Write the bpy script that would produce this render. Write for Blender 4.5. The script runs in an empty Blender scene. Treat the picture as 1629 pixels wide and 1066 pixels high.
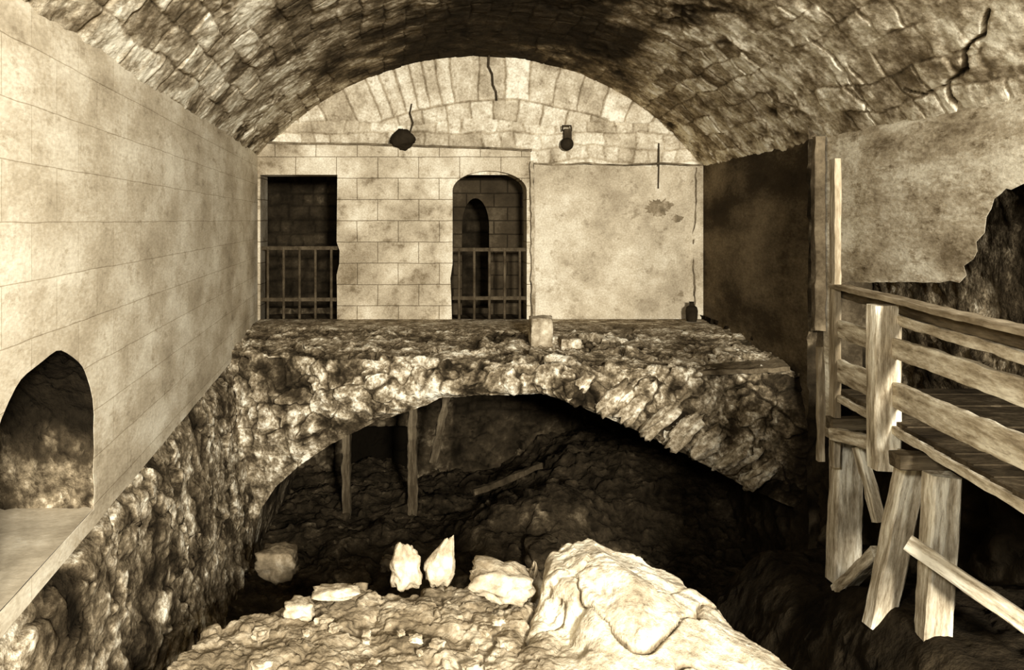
import bpy, bmesh, math, random
from mathutils import Vector, Matrix, noise
random.seed(4)
S = bpy.context.scene
COL = S.collection
F, VX, VY = 1400.0, 700.0, 350.0
def P(px, py, Y): return Vector(((px-VX)/F*Y, Y, (VY-py)/F*Y))
def XL(Y): return -1.371-0.0929*Y
def XR(Y): return 3.257+0.0286*Y
def sst(a, b, x):
    t = max(0., min(1., (x-a)/(b-a))); return t*t*(3-2*t)
def lerp(a, b, t): return a+(b-a)*t
def hsh(*a):
    v = 0
    for i, x in enumerate(a): v += x*(12.9898+i*65.233)
    v = math.sin(v)*43758.5453
    return v-math.floor(v)
def pl(pts, x):
    if x <= pts[0][0]: return pts[0][1]
    for (a, b), (c, d) in zip(pts, pts[1:]):
        if x <= c: return lerp(b, d, (x-a)/(c-a))
    return pts[-1][1]
def fbm(q, o=3):
    s = 0; a = 1; 
    for i in range(o): s += a*noise.noise(q); q = q*2.1+Vector((5, 3, 1)); a *= .55
    return s

# ---------------------------------------------------------------- materials
def mat(name, lo, hi, nscale=2.0, tone=False, brick=None, stain=0.0, bump=0.3, bscale=20, stretch=None, rough=0.95, sscale=0.6, fine=0.2, grime=0):
    m = bpy.data.materials.new(name); m.use_nodes = True
    nt = m.node_tree; N = nt.nodes; L = nt.links
    bs = N['Principled BSDF']; bs.inputs['Roughness'].default_value = rough
    bs.inputs['Specular IOR Level'].default_value = 0.03 if rough > .7 else .4
    tc = N.new('ShaderNodeTexCoord'); vec = tc.outputs['Object']
    if stretch:
        mp = N.new('ShaderNodeMapping'); mp.inputs['Scale'].default_value = stretch
        L.new(vec, mp.inputs['Vector']); vec2 = mp.outputs[0]
    else: vec2 = vec
    def noi(sc, det=8, v=vec2, r=.6):
        n = N.new('ShaderNodeTexNoise'); n.inputs['Scale'].default_value = sc
        n.inputs['Detail'].default_value = det; n.inputs['Roughness'].default_value = r
        L.new(v, n.inputs['Vector']); return n.outputs['Fac']
    def mr(src, a, b, c, d):
        n = N.new('ShaderNodeMapRange'); L.new(src, n.inputs[0])
        for i, x in enumerate((a, b, c, d)): n.inputs[i+1].default_value = x
        return n.outputs[0]
    def mul(a, b):
        n = N.new('ShaderNodeMath'); n.operation = 'MULTIPLY'; L.new(a, n.inputs[0]); L.new(b, n.inputs[1]); return n.outputs[0]
    v = mr(noi(nscale), .32, .68, lo, hi)
    if fine: v = mul(v, mr(noi(bscale*1.7, 6, r=.7), .3, .7, 1-fine, 1+fine*.6))
    if stain: v = mul(v, mr(noi(sscale, 8, vec2, r=.68), .36, .60, 1-stain, 1.0))
    if grime:
        v = mul(v, mr(noi(sscale*4.3, 8, vec2, r=.75), .34, .46, 1-grime, 1.0))
    hgt = mr(noi(bscale, 8), 0, 1, 0, 1)
    if tone:
        at = N.new('ShaderNodeAttribute'); at.attribute_name = 'tone'
        v = mul(v, at.outputs['Fac'])
    if brick:
        w, h, ms, dk = brick
        wn = N.new('ShaderNodeVectorMath'); wn.operation = 'MULTIPLY_ADD'
        nn = N.new('ShaderNodeTexNoise'); nn.inputs['Scale'].default_value = 2.5; nn.inputs['Detail'].default_value = 3
        L.new(vec, nn.inputs['Vector']); L.new(nn.outputs['Color'], wn.inputs[0])
        wn.inputs[1].default_value = (.02, .02, 0); L.new(vec, wn.inputs[2])
        b = N.new('ShaderNodeTexBrick'); b.inputs['Scale'].default_value = 1
        b.inputs['Brick Width'].default_value = w; b.inputs['Row Height'].default_value = h
        b.inputs['Mortar Size'].default_value = ms; b.inputs['Mortar Smooth'].default_value = .5
        b.inputs['Color1'].default_value = (1, 1, 1, 1); b.inputs['Color2'].default_value = (.93, .93, .93, 1)
        b.inputs['Mortar'].default_value = (1-dk,)*3+(1,)
        L.new(wn.outputs[0], b.inputs['Vector'])
        v = mul(v, b.outputs['Color'])
        bm2 = N.new('ShaderNodeMath'); bm2.operation = 'MULTIPLY_ADD'
        L.new(b.outputs['Fac'], bm2.inputs[0]); bm2.inputs[1].default_value = -.4; L.new(hgt, bm2.inputs[2]); hgt = bm2.outputs[0]
    cr = N.new('ShaderNodeValToRGB'); L.new(v, cr.inputs[0]); e = cr.color_ramp.elements
    e[0].position = 0; e[0].color = (.005, .0036, .0019, 1)
    e[1].position = 1; e[1].color = (.94, .86, .65, 1)
    for p, c in ((.2, (.055, .040, .022, 1)), (.45, (.225, .173, .102, 1)), (.7, (.53, .443, .298, 1))):
        x = e.new(p); x.color = c
    L.new(cr.outputs[0], bs.inputs['Base Color'])
    if bump:
        bp = N.new('ShaderNodeBump'); bp.inputs['Strength'].default_value = bump; bp.inputs['Distance'].default_value = .03
        L.new(hgt, bp.inputs['Height']); L.new(bp.outputs[0], bs.inputs['Normal'])
    return m
M = dict(
    ashlar_left=mat('plastered_ashlar', .78, 1.0, 2.2, brick=(.62, .245, .003, .28), stain=.27, bump=.15, bscale=34, sscale=1.8, fine=.12, stretch=(.45, 1, 1), grime=.2),
    ashlar_back=mat('ashlar_back', .70, .96, 2.4, brick=(.56, .29, .006, .5), stain=.28, bump=.4, bscale=30, sscale=1.1, fine=.18, grime=.25),
    plaster=mat('stained_plaster', .66, .93, 1.7, stain=.28, bump=.45, bscale=26, sscale=1.1, fine=.18, grime=.25),
    plaster_right=mat('mouldy_plaster', .86, 1.16, 2.6, stain=.5, bump=.4, bscale=20, sscale=2.2, fine=.22, stretch=(.35, 1, 1), grime=.4),
    pilaster=mat('dull_plaster', .22, .48, 2.1, stain=.45, bump=.4, bscale=14, sscale=1.3, fine=.2),
    shade_plaster=mat('shaded_plaster', .12, .44, 1.8, stain=.45, bump=.4, bscale=20, sscale=1.5, fine=.25, stretch=(.4, 1, 1)),  # darkened plaster: paints the shade on the back part of the right wall
    vault=mat('vault_stone', .72, 1.12, 7, tone=True, stain=.32, bump=.7, bscale=16, sscale=2.4, fine=.4, stretch=(1, .5, 1)),
    lunette=mat('lunette_stone', .82, 1.06, 4, tone=True, stain=.22, bump=.5, bscale=20, sscale=2.5, fine=.25, grime=.25),
    rubble=mat('rubble_masonry', .5, 1.25, 8, tone=True, stain=.5, bump=1.0, bscale=20, sscale=2.6, fine=.55),
    rubble_side=mat('rubble_masonry_side', .5, 1.3, 8, tone=True, stain=.5, bump=1.0, bscale=20, sscale=2.8, fine=.55, stretch=(1, .5, 1)),
    rubble_dark=mat('shaded_rubble', .14, .45, 3.5, tone=True, stain=.5, bump=.8, bscale=14, fine=.4),  # rubble darkened to paint shade under the arch and in the recesses
    earth=mat('dark_earth', .10, .38, 4, tone=True, stain=.4, bump=1.0, bscale=14, fine=.5),
    rock=mat('pale_limestone', .80, 1.06, 6, tone=True, stain=.25, sscale=3.5, bump=.9, bscale=16, fine=.3),
    stone=mat('loose_stone', .52, .85, 5, stain=.2, sscale=4, bump=.8, bscale=14, fine=.25),
    voussoir=mat('voussoir_stone', .42, 1.05, 6, stain=.5, bump=1.0, bscale=16, sscale=2, fine=.5),
    dull=mat('dull_stone', .25, .6, 4, stain=.4, bump=.8, bscale=12, fine=.3),
    wood=mat('pale_weathered_wood', .82, 1.10, 1.8, stain=.45, sscale=2.4, bump=.5, bscale=5, stretch=(5, 5, .9), fine=.25, grime=.25),
    wood_mid=mat('grey_weathered_wood', .50, .75, 1.8, stain=.3, sscale=2.2, bump=.4, bscale=4, stretch=(5, 5, .9), fine=.2),
    wood_dark=mat('dark_wood', .16, .42, 1.5, bump=.5, bscale=5, stretch=(7, 7, .8), fine=.25),
    deck=mat('deck_boards', .06, .32, 3, bump=.5, bscale=10, fine=.4),
    iron=mat('iron_bars', .16, .31, 6, bump=.2, bscale=40, rough=.75),
    black=mat('black_iron', .03, .1, 5, bump=.2, bscale=30, rough=.8),
    mark=mat('rust_iron', .1, .25, 8, bump=.1, bscale=30, rough=.75),
    stainm=mat('mould_stain', .30, .62, 9, bump=.1, bscale=30),
    sill=mat('sill_plaster', .6, .8, 3, stain=.2, bump=.15, bscale=14, fine=.1),
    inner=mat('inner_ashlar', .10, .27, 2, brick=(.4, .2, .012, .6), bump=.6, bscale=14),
)
# ---------------------------------------------------------------- helpers
def tag(o, label=None, cat=None, group=None, kind=None):
    if label: o['label'] = label
    if cat: o['category'] = cat
    if group: o['group'] = group
    if kind: o['kind'] = kind
    return o
def empty(name, loc):
    o = bpy.data.objects.new(name, None); COL.objects.link(o); o.location = loc; o.empty_display_size = .1; return o
def par(o, root):
    if root is not None:
        o.parent = root; o.matrix_parent_inverse = Matrix.Translation(-Vector(root.location))
    return o
def link(name, me, m, root=None, mtx=None):
    o = bpy.data.objects.new(name, me); COL.objects.link(o)
    if mtx is not None: o.matrix_world = mtx
    me.materials.clear(); me.materials.append(m)
    if root is not None:
        par(o, root)
        if mtx is not None: o.matrix_basis = mtx
    return o
def grid(name, nu, nv, fpos, fdisp, m, root=None, flip=False):
    pos = [[fpos(i/(nu-1), j/(nv-1)) for j in range(nv)] for i in range(nu)]
    vs = []; tn = []
    for i in range(nu):
        for j in range(nv):
            a = pos[min(i+1, nu-1)][j]-pos[max(i-1, 0)][j]; b = pos[i][min(j+1, nv-1)]-pos[i][max(j-1, 0)]
            n = a.cross(b)
            if n.length > 1e-9: n.normalize()
            if flip: n = -n
            h, t = fdisp(pos[i][j], i/(nu-1), j/(nv-1))
            vs.append(pos[i][j]+n*h); tn.append(t)
    fs = []
    for i in range(nu-1):
        for j in range(nv-1):
            q = (i*nv+j, (i+1)*nv+j, (i+1)*nv+j+1, i*nv+j+1)
            fs.append(q[::-1] if flip else q)
    me = bpy.data.meshes.new(name); me.from_pydata([tuple(v) for v in vs], [], fs)
    at = me.attributes.new('tone', 'FLOAT', 'POINT'); at.data.foreach_set('value', tn)
    me.polygons.foreach_set('use_smooth', [True]*len(fs)); me.update()
    return link(name, me, m, root)
def bricks(u, v, w, h, seed, rel=.03, jit=.02, edge=.035, grout=.4):
    q = Vector((u*1.7+seed, v*1.7, seed))
    u += noise.noise(q)*jit*3+.6*jit*noise.noise(q*6); v += noise.noise(q+Vector((9, 3, 1)))*jit*2+.6*jit*noise.noise(q*4)
    row = math.floor(v/h); uu = u/w+.5*(row % 2)+hsh(row, seed)*.6; c = math.floor(uu)
    hh = hsh(row, c, seed+5)
    if hh < .4:
        uu2 = (uu-c)*2; c = c+.5*math.floor(uu2)+.1; fu = uu2-math.floor(uu2); du = min(fu, 1-fu)*w/2
    else:
        fu = uu-c; du = min(fu, 1-fu)*w
    fv = v/h-row; dv = min(fv, 1-fv)*h; d = min(du, dv)
    r = hsh(row, c, seed); e = sst(0.002, edge, d)
    tl = (fu-.5)*(hsh(c, row, 3)-.5)+(fv-.5)*(hsh(row, c, 9)-.5)
    n = noise.noise(Vector((u*6, v*6, seed+3)))
    return rel*(e*(.35+.9*r+1.2*tl)+.35*n), (lerp(grout, 1, e))*(.55+.45*r)*(1+.15*n)
def rub(p, s, seed, amp=.06, squash=1.0, lo=.25, ys=1.0):
    q = Vector((p.x, p.y*ys, p.z*squash))/s+Vector((seed*3.1, seed*1.7, seed))
    q = q+noise.noise_vector(q*.8)*.35+noise.noise_vector(q*3)*.12
    d, pts = noise.voronoi(q)
    a = pts[0]
    e = sst(.0, .10, d[1]-d[0]); r = hsh(a.x, a.y, a.z)
    rv = Vector((hsh(a.x, a.y, 1)-.5, hsh(a.y, a.z, 2)-.5, hsh(a.z, a.x, 3)-.5))
    tl = (q-a).dot(rv)*1.8
    n = fbm(q*1.8, 3); b = fbm(p*2.0+Vector((seed, 2, 7)), 2); f = fbm(q*4.5, 2)
    sm = sst(-.15, .30, fbm(q*.45+Vector((3, 3, 3)), 2))       # mortar smeared over the joints
    t = lerp(lo, 1, e)*max(.1, .50+.30*r+.5*n+.55*b)
    t = lerp(t, max(.2, .70+.35*n+.4*b), sm*.75)*(1+.35*f)
    return amp*((1-.7*sm)*(e*(.25+.6*r)+tl)+.35*n+.35*b+.18*f-.1), t
def slab(name, outer, holes, origin, xdir, th, m, root=None):
    cu = bpy.data.curves.new(name, 'CURVE'); cu.dimensions = '2D'; cu.fill_mode = 'BOTH'; cu.extrude = th/2
    for pts in [outer]+holes:
        sp = cu.splines.new('POLY'); sp.points.add(len(pts)-1); sp.use_cyclic_u = True
        for i, (x, y) in enumerate(pts): sp.points[i].co = (x, y, 0, 1)
    tmp = bpy.data.objects.new('tmp', cu); COL.objects.link(tmp)
    dg = bpy.context.evaluated_depsgraph_get(); dg.update()
    me = bpy.data.meshes.new_from_object(tmp.evaluated_get(dg)); bpy.data.objects.remove(tmp); bpy.data.curves.remove(cu)
    x = Vector(xdir).normalized(); up = Vector((0, 0, 1)); n = x.cross(up)
    o3 = Vector(origin)-n*th/2
    mt = Matrix(((x.x, up.x, n.x, o3.x), (x.y, up.y, n.y, o3.y), (x.z, up.z, n.z, o3.z), (0, 0, 0, 1)))
    me.name = name
    return link(name, me, m, root, mt)
def lump(name, c, r, seed, m, root=None, sq=.5, rough=.18, sub=4, rot=0, peak=0.0, rx=0):
    bm = bmesh.new(); bmesh.ops.create_icosphere(bm, subdivisions=sub, radius=1)
    for v in bm.verts:
        d = v.co.normalized(); mx = max(abs(d.x), abs(d.y), abs(d.z))
        k = d/mx; q = d.lerp(k, sq)
        w = Vector((seed*5.3, seed*2.1, seed*.7))
        dd, pt = noise.voronoi(d*1.6+w)
        q = q*(1+rough*(noise.noise(d*1.7+w)*1.2+noise.noise(d*4+w)*.5-dd[0]*.4+.2)+rough*.3*noise.noise(d*11+w))
        if peak and q.z > -.3:
            s = 1-peak*sst(-.3, 1.1, q.z); q.x *= s; q.y *= s
        v.co = Vector((q.x*r[0], q.y*r[1], q.z*r[2]))
    me = bpy.data.meshes.new(name); bm.to_mesh(me); bm.free()
    at = me.attributes.new('tone', 'FLOAT', 'POINT'); at.data.foreach_set('value', [1.0]*len(me.vertices))
    for p in me.polygons: p.use_smooth = (sub > 3)
    return link(name, me, m, root, Matrix.Translation(c) @ Matrix.Rotation(rx, 4, 'Y') @ Matrix.Rotation(rot, 4, 'Z'))
def timber(name, p0, p1, w, d, m, root=None, seed=0, rough=.006, roll=0):
    p0 = Vector(p0); p1 = Vector(p1); z = (p1-p0); Ln = z.length; z.normalize()
    if abs(z.y) >= .9: x = Vector((0, 0, 1)).cross(z).normalized()
    else: x = Vector((0, 1, 0)).cross(z).normalized()
    y = z.cross(x)
    bm = bmesh.new(); n = max(3, int(Ln/.05)); rings = []
    b = min(w, d)*.08
    sec = [(-w/2+b, -d/2), (w/2-b, -d/2), (w/2, -d/2+b), (w/2, d/2-b), (w/2-b, d/2), (-w/2+b, d/2), (-w/2, d/2-b), (-w/2, -d/2+b)]
    for i in range(n+1):
        t = i/n; rr = []
        for k, (a, c) in enumerate(sec):
            nn = (noise.noise_vector(Vector((t*Ln*1.2+seed*7, a*3+seed, c*3)))+.6*noise.noise_vector(Vector((t*Ln*9+seed*3, a*12, c*12))))*rough*1.3
            chip = max(0, noise.noise(Vector((t*Ln*5+seed*11, a*20+3, c*20)))-.25)*rough*2.5
            s = 1-chip/max(w, d)*2
            rr.append(bm.verts.new((a*s+nn.x, c*s+nn.y, t*Ln+(nn.z*2 if 0 < i < n else nn.z*1.5))))
        rings.append(rr)
    for a, c in zip(rings, rings[1:]):
        for k in range(8): bm.faces.new((a[k], a[(k+1) % 8], c[(k+1) % 8], c[k]))
    bm.faces.new(rings[0][::-1]); bm.faces.new(rings[-1])
    me = bpy.data.meshes.new(name); bm.to_mesh(me); bm.free()
    mt = Matrix(((x.x, y.x, z.x, p0.x), (x.y, y.y, z.y, p0.y), (x.z, y.z, z.z, p0.z), (0, 0, 0, 1))) @ Matrix.Rotation(roll, 4, 'Z')
    return link(name, me, m, root, mt)
def tube(name, pts, r, m, root=None, seg=10):
    cu = bpy.data.curves.new(name, 'CURVE'); cu.dimensions = '3D'; cu.bevel_depth = r; cu.bevel_resolution = 2; cu.use_fill_caps = True
    sp = cu.splines.new('POLY'); sp.points.add(len(pts)-1)
    for i, p in enumerate(pts): sp.points[i].co = (p[0], p[1], p[2], 1)
    tmp = bpy.data.objects.new('tmp', cu); COL.objects.link(tmp)
    dg = bpy.context.evaluated_depsgraph_get(); dg.update()
    me = bpy.data.meshes.new_from_object(tmp.evaluated_get(dg)); bpy.data.objects.remove(tmp); bpy.data.curves.remove(cu); me.name = name
    return link(name, me, m, root)

# ---------------------------------------------------------------- shell
ZF = -3.72; ZT = -1.354
cl = math.sqrt(1+.0929**2); xdl = (-.0929/cl, 1/cl, 0)
def sl(Y): return Y*cl
def zlb(Y): return lerp(-1.60, -1.50, (Y-3.7)/8.3)
n0, n1 = sl(3.25), sl(4.56); nc = (n0+n1)/2; nh = (n1-n0)/2
ARCHP = [(n0, -1.50), (n0, -1.1)] + [(nc-nh*math.cos(a)+.015*math.sin(a*9), -1.1+.5*math.sin(a)**.8+.012*math.cos(a*7)) for a in [math.pi*k/24 for k in range(1, 24)]] + [(n1, -1.08), (n1+.012, -1.2), (n1-.01, -1.3), (n1+.015, -1.4), (n1, -1.50)]
out = [(sl(1.2), .98), (sl(1.2), zlb(1.2))]
for k in range(60):
    Y = lerp(1.3, 12, k/59); out.append((sl(Y), zlb(Y)+.01*noise.noise(Vector((Y*2.5, 0, 3)))))
out += [(sl(12.0), .98)]
tag(slab('wall_left', out, [ARCHP], (-1.371, 0, 0), xdl, .0015, M['ashlar_left']), kind='structure')
def nb(u, v):
    Y = lerp(2.9, 5.2, u); return Vector((XL(Y)-.85, Y, lerp(-1.6, -.3, v)))
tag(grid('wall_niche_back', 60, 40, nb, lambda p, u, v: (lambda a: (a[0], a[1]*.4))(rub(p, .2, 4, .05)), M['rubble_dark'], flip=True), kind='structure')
def nl(u, v):
    k = v*(len(ARCHP)-1); i = min(int(k), len(ARCHP)-2); f = k-i
    s = lerp(ARCHP[i][0], ARCHP[i+1][0], f); z = lerp(ARCHP[i][1], ARCHP[i+1][1], f)
    Y = s/cl; return Vector((XL(Y)-.002-.88*u, Y, z))
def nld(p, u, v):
    h, t = rub(p, .13, 9, .035, 1, .3); dark = (1-.95*sst(-1.34, -1.06, p.z+.15*noise.noise(p*5)))  # niche shadow painted into the tone, deepening towards the arch top
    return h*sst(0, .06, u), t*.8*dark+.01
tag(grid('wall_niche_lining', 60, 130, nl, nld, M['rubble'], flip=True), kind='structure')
def nf(u, v):
    Y = lerp(2.9, 4.75, u); return Vector((lerp(XL(Y)-.9, XL(Y)-.0, v), Y, -1.495))
tag(grid('floor_niche', 30, 12, nf, lambda p, u, v: (noise.noise(p*4)*.006, 1), M['sill'], flip=True), kind='structure')
def lr(u, v):
    Y = lerp(1.2, 12.6, u); z = lerp(zlb(Y)+(.04 if Y > 4.9 else -.005), -4.0, v)
    return Vector((XL(Y)-.07+.12*(-1.5-z)+.06*sst(-1.58, -1.74, z), Y, z))
def lrd(p, u, v):
    h, t = rub(p, .20, 2, .05, .9, .3, .6)
    t *= max(.3, 1+.9*min(0, fbm(p*1.2+Vector((4, 4, 1)), 3)+.1))
    return h*sst(0, .04, v), t*1.1
tag(grid('wall_left_lower', 520, 190, lr, lrd, M['rubble_side'], flip=True), kind='structure')

# vault
def vault(u, v):
    Y = lerp(1.6, 12.12, u); a = XL(Y)-.02; b = XR(Y)+.02; s = v*2-1
    zl, zr = .86, .70; k = .93
    ang = s*k; x = math.sin(ang)/math.sin(k); zz = (math.cos(ang)-math.cos(k))/(1-math.cos(k))
    zs = lerp(zl, zr, v); return Vector((lerp(a, b, (x+1)/2), Y, zs+(2.25-zs)*zz))
def todir(px, py): return ((px-VX)/F, (VY-py)/F)
CR1 = [todir(*q) for q in ((1572, 20), (1560, 58), (1530, 85), (1536, 108), (1505, 135), (1512, 160), (1540, 190), (1560, 212), (1590, 190))]
CR2 = [todir(*q) for q in ((1400, 205), (1380, 180), (1350, 120), (1325, 95), (1290, 60))]
CR3 = [todir(*q) for q in ((1505, 135), (1470, 150), (1440, 140))]
def dseg(x, y, poly):
    m = 9
    for (a, b), (c, d) in zip(poly, poly[1:]):
        L2 = (c-a)**2+(d-b)**2; t = max(0, min(1, ((x-a)*(c-a)+(y-b)*(d-b))/L2))
        m = min(m, math.hypot(x-a-t*(c-a), y-b-t*(d-b)))
    return m
def vd(p, u, v):
    h, t = bricks(p.y*.75, v*7.2, .50, .25, 11, .014, .04, .016, .6)
    h2, t2 = rub(Vector((p.x, p.y, p.z)), .26, 51, .02, 1, .55, .6)
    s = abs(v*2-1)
    ps = Vector((p.x, p.y*.6, p.z))
    mx = sst(-.15, .35, fbm(ps*.9+Vector((2, 6, 1)), 2))          # coursed stones give way to irregular ones
    h = lerp(h, h2, mx); t = lerp(t, min(1.1, t2*1.15), mx)
    n = fbm(ps*1.2+Vector((3, 1, 8)), 4)
    crown_tone = sst(.25, .74, s+.36*n+.10*sst(1.5, 3.5, p.x)); pt = fbm(ps*3+Vector((1, 7, 3)), 3); p2 = fbm(ps*8+Vector((5, 5, 5)), 3)  # stone tone drops towards the crown
    pk = sst(.0, .3, fbm(ps*1.9+Vector((8, 2, 2)), 3))
    h = h*(1-.7*pk)+.010*fbm(p*5, 3)
    t = lerp(t, .95, pk*.6)*lerp(.22, 1.20, crown_tone)*max(.4, 1+.38*pt+.28*p2)
    if p.x > 2 and p.y < 9:
        x, y = p.x/p.y, p.z/p.y
        x += .004*noise.noise(p*6); y += .004*noise.noise(p*6+Vector((9, 9, 9)))
        w = 1+.7*noise.noise(p*5)
        for pol, wd in ((CR1, .0024), (CR2, .0010), (CR3, .0012)):
            dd = dseg(x, y, pol)
            k = 1-sst(wd*.4*w, wd*1.3*w, dd); h -= .04*k; t *= 1-.95*k
    return h-.01, t
tag(grid('ceiling', 660, 480, vault, vd, M['vault'], flip=False), kind='structure')

# back wall lunette
def lun(u, v): return Vector((lerp(-2.7, 3.8, u), 12.13, lerp(.62, 2.5, v)))
def lund(p, u, v):
    cx, cz = .75, -2.6
    a = math.atan2(p.x-cx, p.z-cz); r = math.hypot(p.x-cx, p.z-cz)
    z0 = 1.35+.1*noise.noise(Vector((p.x, 0, 0)))
    if p.z > z0: h, t = bricks(a*4.3, r-.25, .34, .80, 3, .035, .018, .018, .35)
    else: h, t = bricks(p.x, p.z, .42, .2, 7, .02, .04, .02, .6)
    n = fbm(p*2.2, 3)
    return h, min(1.1, .38+.68*t+.16*n)
tag(grid('wall_lunette', 460, 150, lun, lund, M['lunette'], flip=False), kind='structure')

xa, xb = .171, 1.183; xm = (xa+xb)/2; hw = (xb-xa)/2
outer = [(-2.75, ZT-.3), (-2.45, ZT-.3), (-2.45, .617), (-1.40, .617), (-1.41, -.3), (-1.37, -.42), (-1.375, -.6), (-1.41, -.75), (-1.40, ZT-.3), (xa, ZT-.3), (xa-.02, -1.0), (xa-.03, -.8), (xa, -.6), (xa, .40)]
outer += [(xm+hw*math.cos(a), .40+.27*math.sin(a)) for a in [math.pi-math.pi*k/24 for k in range(1, 24)]]
outer += [(xb, .40), (xb, ZT-.3), (1.235, ZT-.3), (1.235, .945), (.2, .985), (-1.0, 1.02), (-2.0, 1.05), (-2.75, 1.05)]
tag(slab('wall_back', outer, [], (0, 12, 0), (1, 0, 0), .5, M['ashlar_back']), kind='structure')
def ring(name, X0, X1, prof, m, seed, n=140, root=None, amp=.01):
    bm = bmesh.new(); rr = []
    for i in range(n+1):
        X = lerp(X0, X1, i/n); row = []
        for (Y, z) in prof(X):
            q = noise.noise_vector(Vector((X*4, Y*4, z*4+seed)))*amp
            row.append(bm.verts.new((X, Y+q.y, z+q.z)))
        rr.append(row)
    k = len(rr[0])
    for a, b in zip(rr, rr[1:]):
        for j in range(k): bm.faces.new((a[j], a[(j+1) % k], b[(j+1) % k], b[j]))
    bm.faces.new(rr[0]); bm.faces.new(rr[-1][::-1])
    bmesh.ops.recalc_face_normals(bm, faces=bm.faces)
    me = bpy.data.meshes.new(name); bm.to_mesh(me); bm.free()
    return link(name, me, m, root)
def cprof(X):
    z = pl([(-2.75, 1.05), (-1, 1.02), (1.26, .945)], X)
    return [(11.955, z-.005), (11.955, z+.025), (12.2, z+.035), (12.2, z-.005)]
tag(ring('trim_1', -2.5, 1.25, cprof, M['dull'], 3), kind='structure')
outer = [(1.285, ZT-.3), (3.75, ZT-.3), (3.75, .76), (3.55, .74), (2.9, .73), (2.2, .75), (1.285, .77)]
tag(slab('wall_back_panel', outer, [], (0, 12.04, 0), (1, 0, 0), .4, M['plaster']), kind='structure')
tag(timber('trim_2', (1.262, 11.95, ZT-.02), (1.262, 11.95, .80), .045, .10, M['stone'], seed=3, rough=.02), kind='structure')
tag(timber('trim_6', (3.50, 12.04, ZT-.02), (3.48, 12.04, .72), .02, .04, M['dull'], seed=9, rough=.03), kind='structure')
def p3(X):
    z = .765+.01*math.sin(X*7); return [(12.02, z-.012), (12.02, z+.012), (12.15, z+.012), (12.15, z-.012)]
tag(ring('trim_3', 1.25, 3.6, p3, M['dull'], 5, amp=.02), kind='structure')
def blot(name, cx, cz, rx, rz, seed, Y):
    pts = []
    for k in range(70):
        a = 2*math.pi*k/70; r = 1+.55*noise.noise(Vector((math.cos(a)*2+seed, math.sin(a)*2, 0)))+.4*noise.noise(Vector((math.cos(a)*7+seed, math.sin(a)*7, 3)))
        pts.append((cx+rx*r*math.cos(a), cz+rz*r*math.sin(a)))
    tag(slab(name, pts, [], (0, Y, 0), (1, 0, 0), .004, M['stainm']), kind='structure')
blot('wall_stain', 2.98, .17, .18, .12, 3, 12.038)
blot('wall_stain', 3.25, .02, .07, .05, 5, 12.038)

def bk(u, v): return Vector((lerp(-3.6, 3.0, u), 14.2, lerp(-1.6, 1.3, v)))
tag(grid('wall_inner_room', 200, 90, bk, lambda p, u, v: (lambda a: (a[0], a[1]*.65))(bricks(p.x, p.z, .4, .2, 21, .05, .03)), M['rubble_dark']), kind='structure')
ia = [(-.4, -1.6), (.32, -1.6), (.32, -.1)] + [(.52+.2*math.cos(a), -.1+.42*math.sin(a)) for a in [math.pi-math.pi*k/16 for k in range(1, 16)]] + [(.72, -.1), (.72, -1.6), (2.2, -1.6), (2.2, 1.2), (-.4, 1.2)]
tag(slab('wall_inner_arch', ia, [], (0, 12.9, 0), (1, 0, 0), .3, M['inner']), kind='structure')
def ft(u, v): return Vector((lerp(-3.6, 4.0, u), lerp(11.7, 14.4, v), ZT-.03))
tag(grid('floor_inner_room', 80, 30, ft, lambda p, u, v: (noise.noise(p*3)*.02, .8), M['earth']), kind='structure')

# right wall
cr_ = math.sqrt(1+.0286**2); xdr = (-.0286/cr_, -1/cr_, 0)
def sr(Y): return (12-Y)*cr_
tag(slab('wall_right_return', [(sr(12.1), ZT-.4), (sr(8.0), ZT-.6), (sr(8.0), .85), (sr(12.1), .85)], [], (3.6, 12, 0), xdr, .35, M['shade_plaster']), kind='structure')
orr = [(sr(8.0), ZT-.6), (sr(7.7), ZT-.6), (sr(7.65), -.56)]
for k in range(30):
    Y = lerp(7.5, 5.8, k/29); orr.append((sr(Y), lerp(-.53, -.41, k/29)+.02*noise.noise(Vector((Y*6, 1, 1)))))
for Y, z in ((5.72, -.36), (5.75, -.3), (5.64, -.25), (5.60, -.2), (5.61, -.14), (5.52, -.08), (5.50, .02), (5.45, .07), (5.42, .13), (5.35, .16), (5.30, .19), (5.25, .18), (5.1, .22), (4.9, .25), (4, .3), (1.2, .3), (1.2, .85), (8.0, .85)):
    orr.append((sr(Y), z))
tag(slab('wall_right', orr, [], (3.6, 12, 0), xdr, .0015, M['plaster_right']), kind='structure')
tag(timber('trim_4', (3.42, 7.96, -1.0), (3.42, 7.96, .76), .10, .10, M['pilaster'], seed=8, rough=.012), kind='structure')
def rr_(u, v):
    Y = lerp(1.5, 8.3, u); return Vector((4.0, Y, lerp(-1.6, .9, v)))
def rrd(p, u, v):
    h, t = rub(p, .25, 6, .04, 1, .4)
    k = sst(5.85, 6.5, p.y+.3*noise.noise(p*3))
    return h, t*lerp(.07, .80, k)  # tone lowered behind the hole to paint the recess in shade
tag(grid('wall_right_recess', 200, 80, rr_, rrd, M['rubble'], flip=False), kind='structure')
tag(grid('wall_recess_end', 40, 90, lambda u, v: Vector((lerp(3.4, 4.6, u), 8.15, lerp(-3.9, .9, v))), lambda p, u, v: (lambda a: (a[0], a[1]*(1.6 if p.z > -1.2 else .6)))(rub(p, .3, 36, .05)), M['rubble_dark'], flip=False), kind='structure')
def rl(u, v):
    Y = lerp(1.5, 13, u); z = lerp(-1.3, -4.0, v); return Vector((3.62-.08*(-1.2-z), Y, z))
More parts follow.
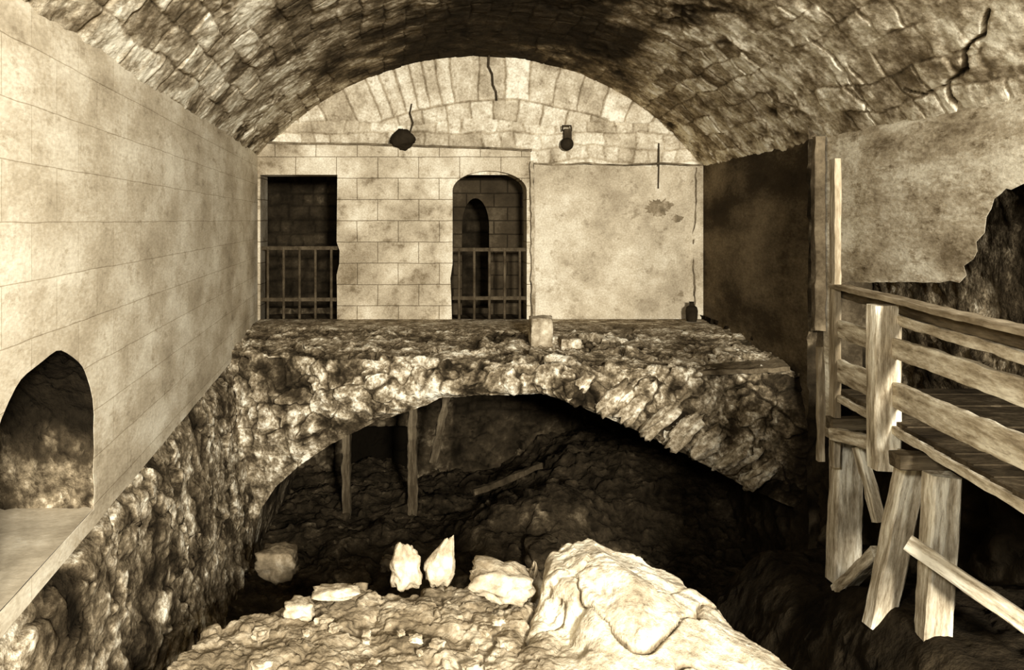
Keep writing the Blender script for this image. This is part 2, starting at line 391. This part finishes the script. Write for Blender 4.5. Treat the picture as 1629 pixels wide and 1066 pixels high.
tag(grid('wall_right_lower', 260, 80, rl, lambda p, u, v: (lambda a: (a[0], a[1]*.4))(rub(p, .3, 8, .08)), M['rubble_dark']), kind='structure')

# pit floor
def hf(X, Y):
    z = ZF
    z += (1.15+.42*sst(6.2, 5.0, Y))*sst(1.7, 2.6, X)*sst(8.2, 6.8, Y)
    z += .75*sst(.2, 2.6, X)*sst(9.5, 11.5, Y)
    z += .45*math.exp(-((X-1.1)**2/.5+(Y-10.2)**2/.5))
    z += .35*sst(-1.2, -2.3, X)*sst(10, 8, Y)
    z += .14*fbm(Vector((X*1.5, Y*1.5, 1)), 3)*sst(3.0, 1.5, X)
    return z
def fl(u, v):
    X = lerp(-2.8, 4.0, u); Y = lerp(1.5, 13.4, v); return Vector((X, Y, hf(X, Y)))
def fld(p, u, v):
    h, t = rub(p, .2, 12, .06, 1, .45)
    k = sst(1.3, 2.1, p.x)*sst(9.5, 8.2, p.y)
    return h*(1-.5*k), t*lerp(1, .42, k)  # shade painted into the floor tone at the right of the pit
tag(grid('floor', 300, 440, fl, fld, M['earth']), kind='structure')
def uw(u, v): return Vector((lerp(-3.2, 4.0, u), 13.0, lerp(-4.0, -1.3, v)))
def uwd(p, u, v):
    h, t = rub(p, .25, 13, .08)
    if p.x > .2 and p.z > -2.9: h, t = bricks(p.x, p.z, .35, .14, 31, .02, .05)
    if -1.38 < p.x < -.42 and p.z < -3.05: return h-.6, .02  # doorway recess coloured near black for the shade inside
    return h, t*(1.5 if p.x < .2 else .8)  # brickwork on the right toned down to deepen the shadow under the arch
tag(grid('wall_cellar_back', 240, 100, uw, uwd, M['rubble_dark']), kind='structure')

# ---------------------------------------------------------------- masonry arch carrying the terrace
BOT = [(385, 985), (398, 900), (415, 812), (440, 775), (480, 738), (530, 707), (600, 672), (680, 645), (700, 634), (760, 629), (860, 627), (915, 643), (960, 663), (1060, 710), (1130, 745), (1205, 785), (1245, 802), (1285, 815), (1310, 825)]
cum = [0]
for (a, b), (c, d) in zip(BOT, BOT[1:]): cum.append(cum[-1]+math.hypot(c-a, d-b))
CX = list(zip(cum, [p[0] for p in BOT])); CY = list(zip(cum, [p[1] for p in BOT]))
def botp(t):
    s = t*cum[-1]; return pl(CX, s), pl(CY, s)
arch = empty('masonry_arch', (.6, 9.2, ZF))
tag(arch, 'broad rubble stone arch spanning the pit and carrying the terrace below the barred openings', 'stone arch')
def Yf(t): return lerp(9.7, 8.6, t)
def ab(u, v):
    px, py = botp(u); Yq = Yf(u)-.1
    b = P(px, py, Yq); k = (b.x+2.0)/(5.7); xt = lerp(-2.45, 3.62, max(0, min(1, k)))
    zt = lerp(-1.45, -1.52, u); wy = .22*fbm(Vector((u*9, 2, 2)), 3)
    if v < .34:
        w = v/.34; return Vector((xt, lerp(12.02, Yf(u)+wy, w), lerp(ZT, zt, w**1.5)))
    if v < .78:
        w = (v-.34)/.44
        return Vector((lerp(xt, b.x, w), Yf(u)+wy*(1-w)-.1*math.sin(w*math.pi*.5)-.10*math.sin(w*math.pi), lerp(zt, b.z, w)))
    w = (v-.78)/.22; return Vector((b.x, lerp(Yq, 12.3, w), b.z+.05*w))
def abd(p, u, v):
    if v < .34:
        h, t = rub(p, .26, 15, .07, 1, .5); f = sst(.02, .20, v)
        return h*f, lerp(.85, t*1.05, f)
    h, t = rub(p, .23, 16, .06, 1.0, .38)
    big = fbm(p*1.3+Vector((2, 9, 4)), 3)
    t *= max(.18, 1+1.5*min(0, big+.12))
    ed = sst(.68, .78, v)
    h += .05*big
    h *= lerp(1, .2, ed); h -= .01*ed
    if v > .8: t *= .5  # underside shade painted into the tone
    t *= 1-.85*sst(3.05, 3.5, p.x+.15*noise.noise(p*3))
    return h, t*1.22
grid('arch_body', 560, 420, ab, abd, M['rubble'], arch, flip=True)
def seg(px0, px1, n, lr, wr, dep, prot, seed, sk):
    for i in range(n):
        px = lerp(px0, px1, (i+.5)/n)+10*(hsh(i, seed+7)-.5)
        top = BOT[2:16]
        y = pl(top, px); y2 = pl(top, px+6); y1 = pl(top, px-6)
        Yq = lerp(9.7, 8.6, (px-400)/870)-.1
        c = P(px, y, Yq); T = Vector((12, 0, -(y2-y1))).normalized(); Nn = Vector((-T.z, 0, T.x))
        Nn = (Nn+T*(sk+.2*(hsh(i, seed+9)-.5))).normalized(); T = Vector((Nn.z, 0, -Nn.x))
        ln = lerp(lr[0], lr[1], hsh(i, seed)); w = lerp(wr[0], wr[1], hsh(i, seed+1))
        o = lump('voussoir', (0, 0, 0), (w/2, dep/2, ln/2), seed+i, M['voussoir'], arch, sq=.8, rough=.3, sub=4, peak=.25)
        ctr = c+Nn*(ln/2+.04)+Vector((0, -prot+.04*hsh(i, seed+2), 0))
        o.matrix_basis = Matrix(((T.x, 0, Nn.x, ctr.x), (0, 1, 0, ctr.y), (T.z, 0, Nn.z, ctr.z), (0, 0, 0, 1)))
seg(880, 1195, 8, (.34, .60), (.13, .20), .30, .065, 40, .4)

# ---------------------------------------------------------------- foreground outcrop
ED = [(-1.5, 3.2), (-1.3, 4.0), (-1.17, 4.5), (-.9, 4.75), (-.64, 4.95), (-.3, 4.95), (.0, 4.95), (.45, 4.95), (.55, 4.9), (.64, 4.95), (.9, 4.9), (1.15, 4.75), (1.35, 4.52), (1.48, 4.35), (1.60, 4.0), (1.8, 2.6)]
RG = [(.50, .0), (.55, .02), (.60, .15), (.66, .21), (.72, .21), (.80, .27), (.90, .29), (.98, .24), (1.06, .22), (1.15, .17), (1.25, .14), (1.35, .07), (1.55, -.06), (1.8, -.25)]
def hm(X, Y):
    ye = pl(ED, X)+.10*fbm(Vector((X*4, Y*2, 4)), 4)
    if X < -1.5: ye = 3.2-(-1.5-X)*3
    if X > 1.8: ye = 2.6-(X-1.8)*3
    m = sst(-.36, .02, ye-Y)
    z = -2.04-.04*sst(.5, .2, X)+.03*noise.noise(Vector((X*2, Y*2, 0)))+.035*fbm(Vector((X*4, Y*4, 3)), 4)*sst(.8, .5, X)
    xs = X+.07*fbm(Vector((Y*4, X, 1)), 3)-.18*(4.6-Y)
    z += pl(RG, xs)*sst(3.85, 4.5, Y)
    xf = X+.05*fbm(Vector((Y*5, 2, 1)), 3)+.30*(4.75-Y)
    z -= .16*math.exp(-((xf-.55)/.035)**2)*sst(4.15, 4.5, Y)
    return lerp(-3.75, z, m**.8)
def mo(u, v):
    X = lerp(-1.75, 2.3, u); Y = lerp(1.6, 5.5, v**.8); return Vector((X, Y, hm(X, Y)))
def facet(p, s, seed):
    q = p/s+Vector((seed, seed*2.3, seed*.7)); q = q+noise.noise_vector(q*1.5)*.25
    d, pts = noise.voronoi(q); a = pts[0]
    rv = Vector((hsh(a.x, a.y, 1)-.5, hsh(a.y, a.z, 2)-.5, hsh(a.z, a.x, 3)-.5))
    return (q-a).dot(rv)*1.5+.25*(hsh(a.x, a.z)-.5), sst(0, .05, d[1]-d[0])
def mod(p, u, v):
    h2, t2 = rub(p, .12, 23, .022, 1, .6)
    f1, e1 = facet(p, .42, 3); f2, e2 = facet(p, .11, 7)
    sm = sst(.40, .62, p.x+.08*noise.noise(p*4))
    q = p*1.6+noise.noise_vector(p*3.5)*.4+Vector((2, 5, 1))
    ck = 1-sst(.0, .018, abs(noise.noise(q)))
    hr = .034*f1+.007*f2+.007*fbm(p*6, 4)-.04*ck-.006*(1-e1)
    hh = lerp(.03*f1+h2+.012*fbm(p*7, 3), hr, sm)
    tt = lerp((.40+.3*t2+.3*fbm(p*2.5, 4)+.12)*.80, (.94+.2*fbm(p*3.5, 4)-.55*ck)*lerp(.88, 1, e1), sm)
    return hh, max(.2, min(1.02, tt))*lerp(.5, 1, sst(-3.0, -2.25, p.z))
mound = grid('rock_outcrop', 480, 440, mo, mod, M['rock'])
tag(mound, 'bright pale limestone outcrop filling the bottom foreground in front of the pit', 'rock')
def stone(px, py, Y, r, seed, label, m='stone', **k):
    o = lump('stone', P(px, py, Y), r, seed, M[m], **k); tag(o, label, 'stone'); return o
stone(646, 902, 4.72, (.085, .07, .115), 3, 'small knobbly upright stone, left of the two upright stones on the outcrop edge', sq=.35, rough=.3, peak=.35)
stone(704, 892, 4.74, (.075, .06, .13), 6, 'tapering pointed stone leaning right on the outcrop edge', sq=.45, rough=.2, peak=.65, rx=.3)
stone(795, 926, 4.68, (.155, .13, .08), 8, 'low wedge shaped pale block beside the two upright stones', sq=.6, rough=.3, rx=.2)
stone(442, 893, 6.9, (.15, .15, .115), 9, 'grey squarish boulder lying in the dark at the foot of the rubble wall', m='dull', sq=.7, rough=.2)
stone(475, 970, 4.62, (.08, .08, .045), 12, 'small pale lump on the left end of the outcrop edge', sq=.4, rough=.3)
stone(535, 942, 4.70, (.12, .08, .03), 14, 'flat pale stone topping the left outcrop edge', sq=.4, rough=.3)
k = 0; placed = []
for i in range(60):
    X = lerp(-1.5, 1.3, hsh(i, 3)); Y = lerp(6.6, 10.2, hsh(i, 8)); r = .09+.12*hsh(i, 5)
    if any(math.hypot(X-a, Y-b) < (r+c)*1.7 for a, b, c in placed) or k >= 12: continue
    placed.append((X, Y, r)); k += 1
    o = lump('rubble_stone', (X, Y, hf(X, Y)+r*.35), (r*1.3, r, r*.8), 100+i, M['earth' if i % 3 else 'dull'], sq=.6, rough=.3, rot=i)
    tag(o, 'dim angular fallen stone lying on the pit floor under the arch', 'stone', 'fallen stones on the pit floor')
k = 0; placed = []
for i in range(90):
    X = lerp(-.95, .42, hsh(i, 13)); Y = lerp(4.0, 4.6, hsh(i, 18)); r = .014+.022*hsh(i, 15)
    if any(math.hypot(X-a, Y-b) < (r+c)*1.8 for a, b, c in placed) or k >= 20: continue
    placed.append((X, Y, r)); k += 1
    o = lump('pebble', (X, Y, hm(X, Y)+r*.55), (r*1.3, r, r*.8), 200+i, M['stone'], sq=.6, rough=.35, rot=i, sub=3)
    tag(o, 'small loose chip of stone scattered on the gritty left part of the outcrop', 'stone', 'loose chips on the outcrop')

# ---------------------------------------------------------------- things on terrace
def block(px0, px1, py0, py1, Y, dep, seed, label, name='stone_block', m='stone'):
    a = P(px0, py1, Y); b = P(px1, py0, Y); c = (a+b)/2
    o = lump(name, c+Vector((0, dep/2, 0)), (abs(b.x-a.x)/2, dep/2, abs(b.z-a.z)/2), seed, M[m], sq=.92, rough=.06)
    return tag(o, label, 'stone block')
block(845, 881, 506, 560, 9.9, .3, 31, 'tall pale squared stone stub standing at the middle of the terrace edge')
block(893, 926, 540, 562, 9.8, .3, 33, 'low grey stone on the terrace just right of the squared stub', m='voussoir')
s = timber('stone_slab', P(1085, 592, 8.9), P(1250, 580, 8.65), .05, .35, M['dull'], seed=5, rough=.02)
tag(s, 'long thin flat stone slab lying on the right end of the terrace edge', 'stone slab')
bm = bmesh.new(); prof = [(0, 0), (.06, 0), (.075, .04), (.08, .14), (.07, .19), (.035, .215), (.03, .25), (.04, .262), (.0, .262)]
vr = []
for r, z in prof: vr.append([bm.verts.new((max(r, .001)*math.cos(a), max(r, .001)*math.sin(a), z)) for a in [2*math.pi*k/20 for k in range(20)]])
for a, b in zip(vr, vr[1:]):
    for k in range(20): bm.faces.new((a[k], a[(k+1) % 20], b[(k+1) % 20], b[k]))
bmesh.ops.remove_doubles(bm, verts=bm.verts, dist=.002)
me = bpy.data.meshes.new('jar'); bm.to_mesh(me); bm.free()
o = link('jar', me, M['black'], None, Matrix.Translation((3.36, 11.75, ZT))); tag(o, 'small dark jar standing in the right corner of the terrace', 'jar')

def grille(x0, x1, z0, z1, rails, nb, label, seed):
    g = empty('iron_grille', ((x0+x1)/2, 11.85, z0)); tag(g, label, 'iron grille')
    for z in rails: timber('rail', (x0, 12.06, z), (x1, 12.06, z), .02, .05, M['iron'], g, seed=seed, rough=.002, roll=math.pi/2)
    for k in range(nb):
        x = lerp(x0+.09, x1-.09, k/(nb-1)); tube('bar', [(x, 12.06, z0), (x, 12.06, z1)], .019, M['iron'], g)
grille(-2.45, -1.40, ZT, -.37, [-.385, -1.09], 5, 'low iron bar grille across the square-headed doorway beside the left wall', 1)
grille(xa, xb, ZT, -.38, [-.405, -1.07], 5, 'low iron bar grille across the round-headed opening', 2)

o = lump('dark_lump', P(640, 221, 11.95), (.165, .1, .13), 51, M['black'], sq=.2, rough=.2, peak=.2); tag(o, 'dark rounded lump resting on the coping above the ashlar wall', 'lump')  # rounded lump in the black material
lamp = empty('wall_lamp', P(902, 228, 12.0)); tag(lamp, 'small round black lamp on a bracket set in the pale lunette', 'wall lamp')
bm = bmesh.new(); bmesh.ops.create_uvsphere(bm, u_segments=20, v_segments=12, radius=.09)
for v in bm.verts: v.co.y *= .8
me = bpy.data.meshes.new('globe'); bm.to_mesh(me); bm.free(); link('globe', me, M['black'], lamp, Matrix.Translation(P(902, 229, 11.98)))
timber('bracket', P(903, 206, 12.02), P(903, 222, 12.0), .10, .1, M['mark'], lamp, rough=.003)
tube('hook', [P(895, 208, 12.0), P(895, 200, 11.96), P(908, 200, 11.96), P(909, 208, 12.0)], .012, M['black'], lamp)
o = tube('cable', [P(778, 86, 12.05), P(777, 105, 12.04), P(783, 118, 12.05), P(784, 135, 12.06), P(789, 146, 12.06), P(790, 160, 12.07)], .014, M['mark']); tag(o, 'dark crooked cable hanging down from the crown of the vault', 'cable')
o = tube('cable', [P(655, 165, 12.05), P(652, 180, 12.06), P(657, 195, 12.06), P(652, 212, 12.03)], .011, M['mark']); tag(o, 'short wiry cable above the dark lump', 'cable')
o = tube('iron_rod', [P(1048, 228, 12.09), P(1048, 262, 12.02), P(1047, 300, 12.03)], .010, M['mark']); tag(o, 'thin straight iron rod hanging over the right plaster panel', 'rod')

# ---------------------------------------------------------------- cellar timbers under the arch, coloured dark to deepen its shadow
for (a, b, w, lab) in (((551, 712), (551, 824), .11, 'thin upright prop under the arch, left of the dark cellar doorway'), ((656, 694), (656, 822), .12, 'thicker upright prop under the arch, right of the dark cellar doorway')):
    o = timber('timber_prop', P(*a, 11.2)+Vector((0, 0, .4)), P(*b, 11.2)-Vector((0, 0, .18)), w, w, M['wood_dark'], seed=a[0], rough=.02); tag(o, lab, 'timber prop')
o = timber('timber_prop', P(712, 630, 10.8), P(690, 735, 11.1), .10, .09, M['wood_dark'], seed=7, rough=.02); tag(o, 'dim slanting strut hanging under the crown of the arch', 'timber prop')
o = timber('broken_beam', P(750, 782, 10.4), P(860, 742, 11.0), .07, .08, M['deck'], seed=71, rough=.02); tag(o, 'dim broken beam lying tilted on the rubble slope under the arch', 'beam')

# ---------------------------------------------------------------- walkway and railing
def RX(Y): return 2.04+.113*Y
def R(Y, z, off=0): return Vector((RX(Y)+off, Y, z))
ra = empty('wooden_railing', R(5.2, -1.2)); tag(ra, 'white-washed plank railing along the pit side of the walkway', 'railing')
timber('tall_post', R(6.08, -1.70), R(6.08, .42), .045, .09, M['wood_mid'], ra, seed=1)
timber('post', R(5.16, -1.46, -.02), R(5.16, -.50, -.02), .155, .12, M['wood'], ra, seed=2, rough=.008)
timber('post', R(2.9, -1.46), R(2.9, -.40), .14, .12, M['wood'], ra, seed=4, rough=.01)
timber('hand_rail', R(6.1, -.455, .02), R(2.7, -.475, .02), .11, .03, M['wood_mid'], ra, seed=3)
timber('rail', R(6.1, -.50, .06), R(2.7, -.53, .06), .035, .08, M['wood_dark'], ra, seed=15)
timber('rail', R(5.3, -.585, .05), R(2.7, -.60, .05), .035, .06, M['wood'], ra, seed=5, rough=.007)
timber('rail', R(6.1, -.75, .02), R(2.7, -.72, .02), .035, .12, M['wood'], ra, seed=6, rough=.007)
timber('rail', R(6.1, -1.03, .02), R(2.7, -.97, .02), .035, .15, M['wood'], ra, seed=8, rough=.007)
timber('picket', R(6.25, -1.72, -.04), R(6.25, -.9, -.04), .05, .04, M['wood_mid'], ra, seed=9)
wk = empty('wooden_walkway', R(5, -1.3)); tag(wk, 'dark plank walkway behind the railing along the right wall', 'walkway')
bm = bmesh.new(); Y = 2.6; k = 0
while Y < 6.2:
    x0 = RX(Y)+.03; x1 = XR(Y)+.3; z = -1.20+.012*hsh(k); w = .19
    g = bmesh.ops.create_cube(bm, size=1)['verts']
    for v in g:
        v.co = Vector((lerp(x0, x1, v.co.x+.5), Y+v.co.y*(w-.004), z+v.co.z*.04+(.01*v.co.x)*(hsh(k, 2)-.5)))
    Y += w; k += 1
me = bpy.data.meshes.new('deck'); bm.to_mesh(me); bm.free(); link('deck', me, M['deck'], wk)
timber('edge_beam', R(6.2, -1.22, .02), R(2.6, -1.22, .02), .03, .05, M['wood'], wk, seed=11)
timber('cross_beam', R(6.05, -1.40, -.05), R(6.05, -1.40, .9), .08, .1, M['wood_dark'], wk, seed=12)
timber('cross_beam', R(4.8, -1.31, -.10), R(4.8, -1.31, .9), .08, .12, M['wood_dark'], wk, seed=14)
def prop(a, b, w, d, lab, m='wood', seed=1, rough=.008):
    o = timber('timber_support', a, b, w, d, M[m], seed=seed, rough=rough); tag(o, lab, 'timber support', 'rough timbers holding up the walkway'); return o
prop(P(1348, 672, 6.2), P(1341, 925, 6.2), .19, .16, 'thick upright timber below the far end of the railing', seed=21)
prop(P(1452, 722, 4.98), P(1396, 1000, 4.98), .14, .12, 'heavy timber leaning left at the front of the trestle', seed=22)
prop(P(1497, 752, 4.62), P(1484, 1030, 4.62), .15, .13, 'upright rough-hewn timber beside the leaning one', seed=23)
prop(P(1448, 866, 4.51), P(1690, 1030, 4.0), .085, .10, 'long diagonal brace running down to the right across the uprights', seed=24)
prop(P(1368, 712, 5.75), P(1398, 832, 5.6), .07, .08, 'short slanting brace between the far upright and the leaning timber', seed=25)
prop(P(1336, 940, 5.9), P(1400, 880, 5.3), .09, .08, 'small low strut at the foot of the far upright', seed=26)
prop(P(1326, 690, 6.0), P(1400, 706, 5.3), .07, .08, 'stub of beam lying just under the walkway by the far upright', seed=27)

# ---------------------------------------------------------------- light
def area(name, loc, tgt, size, power, col=(1, .975, .93)):
    l = bpy.data.lights.new(name, 'AREA'); l.size = size; l.energy = power; l.color = col
    o = bpy.data.objects.new(name, l); COL.objects.link(o); o.location = loc
    o.rotation_euler = (Vector(tgt)-Vector(loc)).to_track_quat('-Z', 'Y').to_euler(); return o
area('key_light', (2.2, -5.0, 1.3), (0.2, 12, -.3), 1.2, 3350)
area('near_light', (-.8, .2, .9), (3.2, 7.0, .6), .6, 175)
w = bpy.data.worlds.new('world'); S.world = w; w.use_nodes = True
w.node_tree.nodes['Background'].inputs[0].default_value = (1, .88, .70, 1); w.node_tree.nodes['Background'].inputs[1].default_value = .10
try: S.view_settings.view_transform = 'Standard'
except Exception as e: print(e)
cam = bpy.data.cameras.new('camera'); co = bpy.data.objects.new('camera', cam); COL.objects.link(co)
cam.sensor_width = 36; cam.lens = F/1629*36; co.location = (0, 0, 0); co.rotation_euler = (math.pi/2, 0, 0)
cam.shift_x = (814.5-VX)/1629; cam.shift_y = -(533-VY)/1629; cam.clip_start = .05
S.camera = co
